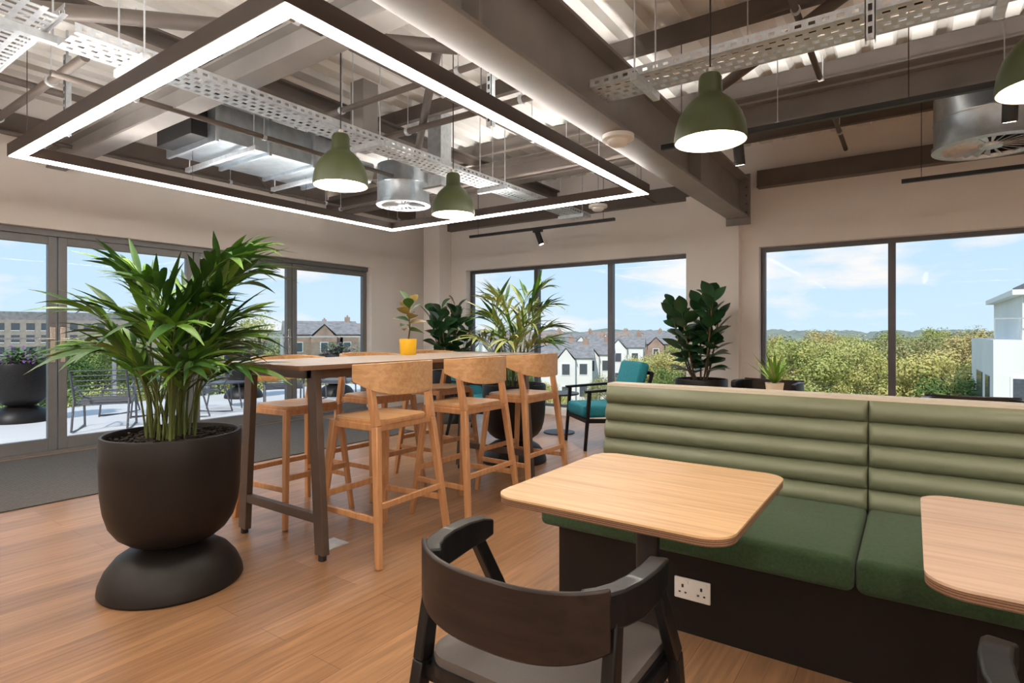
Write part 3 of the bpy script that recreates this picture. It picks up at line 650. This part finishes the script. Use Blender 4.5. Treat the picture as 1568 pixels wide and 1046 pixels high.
def rubber_plant(name, loc, seedv, height=1.0, nst=6, pot=0.95):
    random.seed(seedv); b = MB(); planter_geo(b, pot)
    for s_ in range(nst):
        az = 2*math.pi*s_/nst+random.uniform(-.4, .4); hh = height*random.uniform(0.6, 0.92) if s_ else height*0.95; lean = random.uniform(0.18, 0.32) if s_ else 0.03
        bs = Vector((0.06*math.cos(az), 0.06*math.sin(az), 0.69*pot)); pts = [bs+Vector((math.cos(az)*lean*t**0.7, math.sin(az)*lean*t**0.7, hh*t)) for t in [i/8 for i in range(9)]]
        b.tube(pts, 0.011, 'bstem', 8, 0.006)
        nl = int(20*hh)
        for j in range(nl):
            t = 0.14+0.86*j/(nl-1); p = pts[0].lerp(pts[-1], t); a = j*2.4+s_; el = 0.2+0.85*t
            d = Vector((math.cos(a)*math.cos(el), math.sin(a)*math.cos(el), math.sin(el)))
            b.tube([p, p+d*0.04], 0.004, 'stem', 5)
            b.leaf(p+d*0.035, d, random.uniform(0.22, 0.29), random.uniform(0.14, 0.18), random.uniform(0.05, 0.4), 'rubber', 7, 0.25, 0.85, random.uniform(-.7, .7))
    return b.make(name, loc, normals=False)
rubber_plant('potted_rubber_plant', (-1.98, 6.62, 0), 3, 1.0, 7)
rubber_plant('potted_rubber_plant.001', (-5.25, 6.05, 0), 8, 0.95, 7)
random.seed(4); b = MB()
b.lathe([(0, 0), (0.058, 0), (0.062, 0.005), (0.068, 0.12), (0.066, 0.124), (0.061, 0.12), (0.058, 0.09)], (0, 0, 0), 'yellow', 32); b.disc((0, 0, 0.105), 0.06, 'soil', 24)
b.tube([(0, 0, 0.1), (0.01, 0.01, 0.2), (-0.005, 0.015, 0.33), (0.0, 0.02, 0.40)], 0.006, 'bstem', 8, 0.004)
for j in range(13):
    zz = 0.19+0.21*j/12; a = j*2.4+0.2; e = 0.15+1.0*j/12; L = random.uniform(0.14, 0.19)
    d = Vector((math.cos(a)*math.cos(e), math.sin(a)*math.cos(e), math.sin(e))); b.leaf((0, 0.012, zz), d, L, 0.085, 0.35, 'orangeleaf' if j % 2 else 'palmd', 6, 0.2, 0.85, random.uniform(-.6, .6))
b.make('yellow_pot_houseplant', (-3.24, 3.22, 1.05), normals=False)
b = MB(); b.lathe([(0, 0), (0.05, 0), (0.065, 0.11), (0.06, 0.11), (0.055, 0.09)], (0, 0, 0), 'cream', 32); b.disc((0, 0, 0.095), 0.057, 'soil', 24)
for j in range(26):
    a = j*2.4; e = 0.65+0.85*j/26; d = Vector((math.cos(a)*math.cos(e), math.sin(a)*math.cos(e), math.sin(e))); b.leaf((0, 0, 0.095), d, random.uniform(0.24, 0.33), 0.036, 0.12, 'palmy' if j % 3 == 0 else 'palm', 6, 0.5, 0.45)
b.make('potted_aloe', (-0.84, 4.62, 0.74), normals=False)

# ------------------------------------------------------------ teal lounge chairs
def lounge_mesh():
    b = MB()
    b.rbox(-0.27, 0.27, -0.26, 0.30, 0.33, 0.46, 0.035, 'teal')
    vs0 = MB(); vs0.rbox(-0.27, 0.27, -0.055, 0.055, 0, 0.50, 0.035, 'teal')
    R = Matrix.Rotation(math.radians(16), 3, 'X')
    b.add([(R @ Vector(v))+Vector((0, -0.27, 0.42)) for v in vs0.v], vs0.f, 'teal')
    for sx in (-1, 1):
        b.bar((sx*0.31, 0.30, 0), (sx*0.31, 0.25, 0.60), 0.03, 0.03, 'blackwood', 0.036, 0.036)
        b.bar((sx*0.31, -0.42, 0), (sx*0.31, -0.26, 0.62), 0.03, 0.03, 'blackwood', 0.036, 0.036)
        b.bar((sx*0.31, 0.30, 0.61), (sx*0.31, -0.34, 0.645), 0.055, 0.026, 'blackwood')
        b.bar((sx*0.31, 0.28, 0.31), (sx*0.31, -0.33, 0.29), 0.028, 0.045, 'blackwood')
        b.bar((sx*0.30, -0.32, 0.30), (sx*0.30, -0.46, 0.80), 0.026, 0.04, 'blackwood')
    for y in (0.27, -0.33): b.bar((-0.31, y, 0.305), (0.31, y, 0.305), 0.028, 0.045, 'blackwood')
    b.bar((-0.30, -0.46, 0.79), (0.30, -0.46, 0.79), 0.026, 0.04, 'blackwood')
    return b
lc = lounge_mesh().make('teal_lounge_chair', (-2.80, 5.72, 0), math.radians(138), bevel=0.004)
copy_ob(lc, 'teal_lounge_chair.001', (-4.2, 5.55, 0), math.radians(-80))
b = MB(); b.lathe([(0, 0.47), (0.24, 0.47), (0.245, 0.48), (0.24, 0.49), (0, 0.49)], (0, 0, 0), 'black', 40); b.cyl((0, 0, 0.015), (0, 0, 0.47), 0.022, 'black'); b.lathe([(0, 0), (0.19, 0), (0.19, 0.012), (0, 0.018)], (0, 0, 0), 'black', 40)
b.make('round_side_table', (-3.55, 6.1, 0))

# ------------------------------------------------------------ terrace
b = MB(); b.box(-11.9, XA-0.25, -4, 9.5, -0.35, -0.06, 'terrace'); b.make('terrace_floor')
b = MB()
for (p, q) in (((-11.8, -4), (-11.8, 9.4)), ((-11.8, 9.4), (-7.35, 9.4))):
    L = math.dist(p, q); n = int(L/1.5)
    for i in range(n+1):
        t = i/n; x = p[0]+(q[0]-p[0])*t; y = p[1]+(q[1]-p[1])*t; b.box(x-0.025, x+0.025, y-0.025, y+0.025, -0.06, 1.12, 'chrome')
    b.bar((p[0], p[1], 1.13), (q[0], q[1], 1.13), 0.05, 0.035, 'chrome')
    b.bar((p[0], p[1], 0.5), (q[0], q[1], 0.5), 0.012, 1.0, 'bglass')
b.make('glass_balustrade')
def outdoor_planter(name, loc, sv):
    random.seed(sv); b = MB(); planter_geo(b, 1.15)
    for i in range(420):
        a = random.random()*6.28; e = random.uniform(0.1, 1.4); r = random.uniform(0.1, 0.36)
        p = Vector((math.cos(a)*math.cos(e)*r, math.sin(a)*math.cos(e)*r, 0.80+math.sin(e)*r*0.8))
        b.leaf(p, (math.cos(a), math.sin(a), random.uniform(-.2, 1)), 0.10, 0.05, 0.2, random.choice(['palmd', 'palm', 'flower']), 2)
    b.make(name, loc, normals=False)
outdoor_planter('outdoor_planter', (-10.6, 2.75, -0.06), 1); outdoor_planter('outdoor_planter.001', (-10.9, 6.3, -0.06), 2); outdoor_planter('outdoor_planter.002', (-9.7, 7.6, -0.06), 3)
def garden_chair():
    b = MB(); r = 0.014
    for sx in (-0.3, 0.3):
        b.tube([(sx, 0.35, 0), (sx, 0.30, 0.40), (sx, -0.15, 0.34), (sx, -0.42, 0.80)], r, 'frame', 8); b.tube([(sx, 0.32, 0.02), (sx, 0.0, 0.0), (sx, -0.35, 0.02), (sx, -0.22, 0.42)], r, 'frame', 8)
        b.tube([(sx, -0.27, 0.56), (sx*1.1, 0.0, 0.56), (sx, 0.31, 0.40)], r, 'frame', 8)
    for i in range(15):
        t = i/14
        p = Vector((0, 0.30, 0.40)).lerp(Vector((0, -0.15, 0.34)), t*2) if t < 0.5 else Vector((0, -0.15, 0.34)).lerp(Vector((0, -0.42, 0.80)), t*2-1)
        b.cyl((-0.3, p.y, p.z), (0.3, p.y, p.z), 0.008, 'frame', seg=6)
    return b
g = garden_chair().make('garden_chair', (-8.9, 3.2, -0.06), math.radians(60))
for i, (x, y, r) in enumerate([(-9.2, 4.6, 120), (-8.8, 5.8, 60), (-10.0, 4.0, 200), (-9.0, 7.0, 30)]): copy_ob(g, 'garden_chair.%03d' % (i+1), (x, y, -0.06), math.radians(r))
b = MB(); b.lathe([(0, 0.42), (0.3, 0.42), (0.3, 0.44), (0, 0.44)], (0, 0, 0), 'frame', 32)
for a in (0.3, 2.4, 4.5): b.tube([(0.25*math.cos(a), 0.25*math.sin(a), 0.42), (0.32*math.cos(a), 0.32*math.sin(a), 0)], 0.012, 'frame', 8)
b.make('garden_table', (-9.7, 5.3, -0.06))

# ------------------------------------------------------------ town outside
GZ = -11.0
b = MB(); b.add([(-1500, -300, GZ), (900, -300, GZ), (900, 1800, GZ), (-1500, 1800, GZ)], [(0, 1, 2, 3)], 'grass'); b.make('ground')
def house(name, px, d, w, dep, h, rh, wall, roof, rz, z0=GZ, win=3, floors=3):
    b = MB(); x, y = w/2, dep/2
    b.box(-x, x, -y, y, 0, h, wall)
    b.add([(-x-.3, -y-.3, h), (x+.3, -y-.3, h), (x+.3, y+.3, h), (-x-.3, y+.3, h), (-x-.3, 0, h+rh), (x+.3, 0, h+rh)], [(0, 1, 5, 4), (3, 4, 5, 2), (0, 4, 3), (1, 2, 5), (0, 3, 2, 1)], roof)
    b.box(-x*0.35, x*0.35, -y-1.0, -y, 0, h*0.97, wall)
    b.add([(-x*.4, -y-1.2, h*.97), (x*.4, -y-1.2, h*.97), (0, -y-1.2, h+rh*.75), (-x*.4, 0, h*.97), (x*.4, 0, h*.97), (0, 0, h+rh*.75)], [(0, 2, 5, 3), (1, 4, 5, 2)], roof)
    b.add([(-x*.36, -y-1.01, h*.95), (x*.36, -y-1.01, h*.95), (0, -y-1.01, h+rh*.70)], [(0, 1, 2)], wall)
    for sx in (-1, 1): b.box(sx*x*0.8-0.4, sx*x*0.8+0.4, -0.35, 0.35, h+rh*0.5, h+rh+0.7, 'brick'); b.cyl((sx*x*0.8, 0, h+rh+.7), (sx*x*0.8, 0, h+rh+1.0), 0.13, 'tile', seg=8)
    for f in range(floors):
        zc = h*(f+0.5)/floors
        for i in range(win):
            xc = -x+w*(i+0.5)/win; off = 1.0 if i == 1 else 0
            for sy in (-1, 1):
                yy = sy*y - (off if sy < 0 else 0)
                b.box(xc-0.62, xc+0.62, yy+sy*0.03-0.03, yy+sy*0.03+0.03, zc-0.8, zc+0.8, 'white'); b.box(xc-0.5, xc+0.5, yy+sy*0.06-0.02, yy+sy*0.06+0.02, zc-0.7, zc+0.7, 'wdark')
        for sx in (-1, 1): b.box(sx*(x+0.02)-0.03, sx*(x+0.02)+0.03, -0.6, 0.6, zc-0.75, zc+0.75, 'wdark')
    p = at(px, d); b.make(name, (p.x, p.y, z0), math.radians(rz))
random.seed(21); k = 0
HS = [(742, 95, 8, 8, 9.5, 1.9, 'render', 'slate', 30), (800, 105, 8, 8, 10.0, 1.8, 'buff', 'tile', 35), (866, 80, 7, 7, 8.9, 1.8, 'render', 'slate', 30), (902, 84, 6.5, 7, 9.2, 1.8, 'render', 'slate', 30), (950, 100, 8, 8, 9.8, 1.8, 'render', 'slate', 20), (1005, 120, 9, 9, 10.0, 1.9, 'brick', 'slate', 20),
      (830, 150, 11, 9, 10.6, 2.0, 'buff', 'tile', 25), (882, 135, 9, 9, 10.0, 2.0, 'render', 'slate', 40), (930, 160, 12, 9, 10.6, 2.0, 'render', 'tile', 25), (770, 155, 12, 9, 10.6, 2.0, 'render', 'slate', 45), (985, 180, 13, 9, 10.8, 2, 'render', 'slate', 15), (1035, 155, 11, 9, 10.3, 2, 'render', 'slate', 15),
      (490, 95, 11, 9, 12.0, 2.2, 'brick', 'slate', 60), (535, 115, 12, 9, 12.0, 2.2, 'buff', 'tile', 50), (345, 125, 15, 9, 11.2, 2.2, 'buff', 'slate', 75), (250, 145, 15, 9, 12, 2.2, 'buff', 'slate', 75)]
for h_ in HS:
    house('terraced_house' if k == 0 else 'terraced_house.%03d' % k, *h_); k += 1
b = MB(); p = at(60, 150); W = 52
b.box(-W/2, W/2, -6, 6, 0, 15.5, 'buff'); b.box(-W/2+2, W/2-3, -5, 5, 15.5, 17.6, 'slate')
for f in range(5):
    for i in range(18):
        xc = -W/2+W*(i+0.5)/18; b.box(xc-0.8, xc+0.8, -6.06, -5.98, f*3+0.9, f*3+2.7, 'wdark'); b.box(xc-0.85, xc+0.85, -6.09, -6.0, f*3+0.7, f*3+0.9, 'white')
b.make('apartment_block', (p.x, p.y, GZ), math.radians(72))
b = MB()
b.box(0, 14, 0, 12, 0, 11.9, 'render'); b.box(1.1, 14, 0.6, 12, 11.9, 14.0, 'render'); b.box(0.7, 14, 0.2, 12, 14.0, 14.25, 'white')
b.box(2.0, 14, 1.5, 12, 14.25, 15.0, 'slate')
for zf in (1.2, 4.2, 7.2):
    b.box(-0.05, 0.02, 1.5, 3.2, zf+1.2, zf+2.9, 'wdark'); b.box(-0.05, 0.02, 5, 8, zf+0.6, zf+2.9, 'wdark')
    for xx in (0.7, 4, 7.5): b.box(xx, xx+2.2, -0.05, 0.02, zf+0.6, zf+2.9, 'wdark'); b.box(xx-0.1, xx+2.3, -0.04, 0.01, zf+0.5, zf+3.0, 'white')
for xx in (1.5, 4, 7.5): b.box(xx, xx+2.0, 0.54, 0.62, 12.0, 13.7, 'wdark')
for xx in [0.05+i*0.9 for i in range(15)]: b.cyl((xx, 0.05, 11.9), (xx, 0.05, 12.9), 0.025, 'chrome', seg=6)
b.bar((0.05, 0.05, 12.9), (13.9, 0.05, 12.9), 0.05, 0.05, 'chrome')
p = at(1521, 27); b.make('modern_white_building', (p.x, p.y, GZ), math.radians(0))

def tree_mesh(seedv, mat, R=5.0, Hh=11.5, nq=9000, slim=1.0, ls=(0.07, 0.14)):
    random.seed(seedv); b = MB(); b.tube([(0, 0, 0), (0.1, 0.05, Hh*0.35), (0, 0, Hh*0.75)], 0.28, 'trunk', 8, 0.08)
    cl = []; cz = Hh*0.6; rz = Hh*0.36
    for i in range(60):
        v = Vector((random.gauss(0, 1), random.gauss(0, 1), random.gauss(0, 1))).normalized()
        if v.z < -0.6: v.z = -v.z
        k = random.uniform(0.55, 0.86); cl.append((Vector((v.x*R*k*slim, v.y*R*k*slim, cz+v.z*rz*k)), random.uniform(0.8, 1.25)*R/5))
    for c, r in cl[:28]: b.tube([(0, 0, max(1.5, c.z-3.0)), (c.x*0.4, c.y*0.4, c.z-1.2), c], 0.09, 'trunk', 5, 0.02)
    for i in range(nq):
        c, r = random.choice(cl); v = Vector((random.gauss(0, 1), random.gauss(0, 1), random.gauss(0, 1))).normalized(); p = c+v*r*random.uniform(0.5, 1.05)
        u = Vector((random.uniform(-1, 1), random.uniform(-1, 1), random.uniform(-1, 1))).normalized(); w = v.cross(u).normalized(); u = (w.cross(v)+v*random.uniform(-.6, .6)).normalized()
        s = random.uniform(*ls); b.add([p-u*s, p-w*s*0.65, p+u*s, p+w*s*0.65], [(0, 1, 2, 3)], mat)
    return b
random.seed(99)
T = [tree_mesh(1, 'leafA', 5.2, 12.2, 13000).make('tree', at(1215, 50, GZ), 0, normals=False), tree_mesh(2, 'leafB', 5.8, 12.4, 12000).make('tree.001', at(1290, 60, GZ), 0, normals=False), tree_mesh(3, 'leafA', 4.4, 12.2, 10000).make('tree.002', at(1440, 42, GZ), 0, normals=False)]
pop = tree_mesh(5, 'leafB', 3.0, 16, 2600, 0.7, (0.06, 0.11)).make('poplar_tree', at(398, 50, GZ), 0, normals=False)
k = 3; random.seed(12)
TP = [(1385, 66, 1.03, 1), (1350, 46, 0.88, 0), (1230, 38, 0.72, 1), (1490, 52, 1.05, 0), (1485, 36, 0.88, 2), (1405, 34, 0.70, 1), (1300, 36, 0.64, 0), (1170, 66, 0.98, 1), (1255, 85, 1.07, 0), (1330, 92, 0.96, 1), (1430, 88, 1.10, 0), (1510, 76, 1.10, 1), (1190, 105, 1.0, 0), (1540, 54, 1.0, 2), (1365, 120, 1.06, 0), (1290, 130, 1.02, 1), (1460, 130, 1.06, 1),
      (1042, 66, 0.94, 2), (1020, 50, 0.78, 0), (845, 125, 1.0, 0), (975, 135, 1.0, 1), (790, 74, 0.74, 2), (725, 72, 0.86, 0), (935, 64, 0.64, 1), (990, 76, 0.80, 1), (905, 165, 1.05, 0), (840, 62, 0.58, 0), (880, 56, 0.50, 2), (760, 120, 0.95, 1), (1050, 98, 0.98, 0),
      (560, 62, 0.95, 1), (470, 56, 0.86, 2), (430, 42, 0.82, 0), (340, 50, 0.90, 1), (250, 42, 0.78, 0), (190, 38, 0.76, 1), (120, 40, 0.76, 2), (20, 38, 0.80, 1), (150, 66, 0.98, 0), (-40, 44, 0.85, 1), (300, 76, 1.0, 0), (520, 40, 0.74, 0), (385, 66, 1.0, 2), (80, 56, 0.92, 0)]
for (px, d, s, ty) in TP:
    copy_ob(T[ty], 'tree.%03d' % k, at(px, d, GZ), random.random()*6, (s*random.uniform(0.95, 1.2), s*random.uniform(0.95, 1.2), s)); k += 1
copy_ob(pop, 'poplar_tree.001', at(372, 56, GZ), 1.0, 1.02)
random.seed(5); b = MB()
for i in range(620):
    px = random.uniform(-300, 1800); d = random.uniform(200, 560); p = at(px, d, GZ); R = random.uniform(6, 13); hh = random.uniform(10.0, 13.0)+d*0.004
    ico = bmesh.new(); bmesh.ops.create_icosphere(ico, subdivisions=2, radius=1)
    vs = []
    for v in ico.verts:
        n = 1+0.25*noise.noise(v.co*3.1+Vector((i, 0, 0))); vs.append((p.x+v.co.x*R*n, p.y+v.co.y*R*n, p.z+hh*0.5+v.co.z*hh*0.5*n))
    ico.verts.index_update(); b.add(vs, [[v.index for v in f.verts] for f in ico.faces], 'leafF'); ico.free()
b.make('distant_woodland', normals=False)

# ------------------------------------------------------------ sky + sun
w = bpy.data.worlds.new('sky'); S.world = w; w.use_nodes = True; nt = w.node_tree; bg = nt.nodes['Background']
tc = nt.nodes.new('ShaderNodeTexCoord'); sp = nt.nodes.new('ShaderNodeSeparateXYZ'); nt.links.new(tc.outputs['Generated'], sp.inputs[0])
gr = nt.nodes.new('ShaderNodeValToRGB'); cr = gr.color_ramp; cr.elements[0].position = 0.0; cr.elements[0].color = (0.64, 0.83, 0.97, 1); cr.elements[1].position = 0.8; cr.elements[1].color = (0.22, 0.42, 0.75, 1); e = cr.elements.new(0.25); e.color = (0.48, 0.72, 0.95, 1)
nt.links.new(sp.outputs['Z'], gr.inputs['Fac'])
mp = nt.nodes.new('ShaderNodeMapping'); mp.inputs['Scale'].default_value = (1, 1, 3.2); mp.inputs['Location'].default_value = (0.35, 0.1, 0.2); nt.links.new(tc.outputs['Generated'], mp.inputs['Vector'])
n = nt.nodes.new('ShaderNodeTexNoise'); n.inputs['Scale'].default_value = 4.2; n.inputs['Detail'].default_value = 8; n.inputs['Roughness'].default_value = 0.55; nt.links.new(mp.outputs['Vector'], n.inputs['Vector'])
cl = nt.nodes.new('ShaderNodeValToRGB'); cl.color_ramp.elements[0].position = 0.51; cl.color_ramp.elements[1].position = 0.66; nt.links.new(n.outputs['Fac'], cl.inputs['Fac'])
mx = nt.nodes.new('ShaderNodeMix'); mx.data_type = 'RGBA'; nt.links.new(cl.outputs['Color'], mx.inputs[0]); nt.links.new(gr.outputs['Color'], mx.inputs[6]); mx.inputs[7].default_value = (0.93, 0.92, 0.92, 1)
nt.links.new(mx.outputs[2], bg.inputs['Color']); bg.inputs['Strength'].default_value = 1.08
sd = bpy.data.lights.new('sun', 'SUN'); sd.energy = 3.2; sd.angle = 0.02; sd.color = (1.0, 0.95, 0.87); so = bpy.data.objects.new('sun', sd); S.collection.objects.link(so)
so.rotation_euler = Vector((-0.2, 0.72, -0.66)).to_track_quat('-Z', 'Y').to_euler()

# ------------------------------------------------------------ camera
cd = bpy.data.cameras.new('camera'); cd.sensor_width = 36; cd.lens = FP/1568*36; cd.shift_y = -13/1568; cd.clip_start = 0.02; cd.clip_end = 3000
co = bpy.data.objects.new('camera', cd); S.collection.objects.link(co); co.location = (0, 0, H); co.rotation_euler = (math.radians(90), 0, TH); S.camera = co
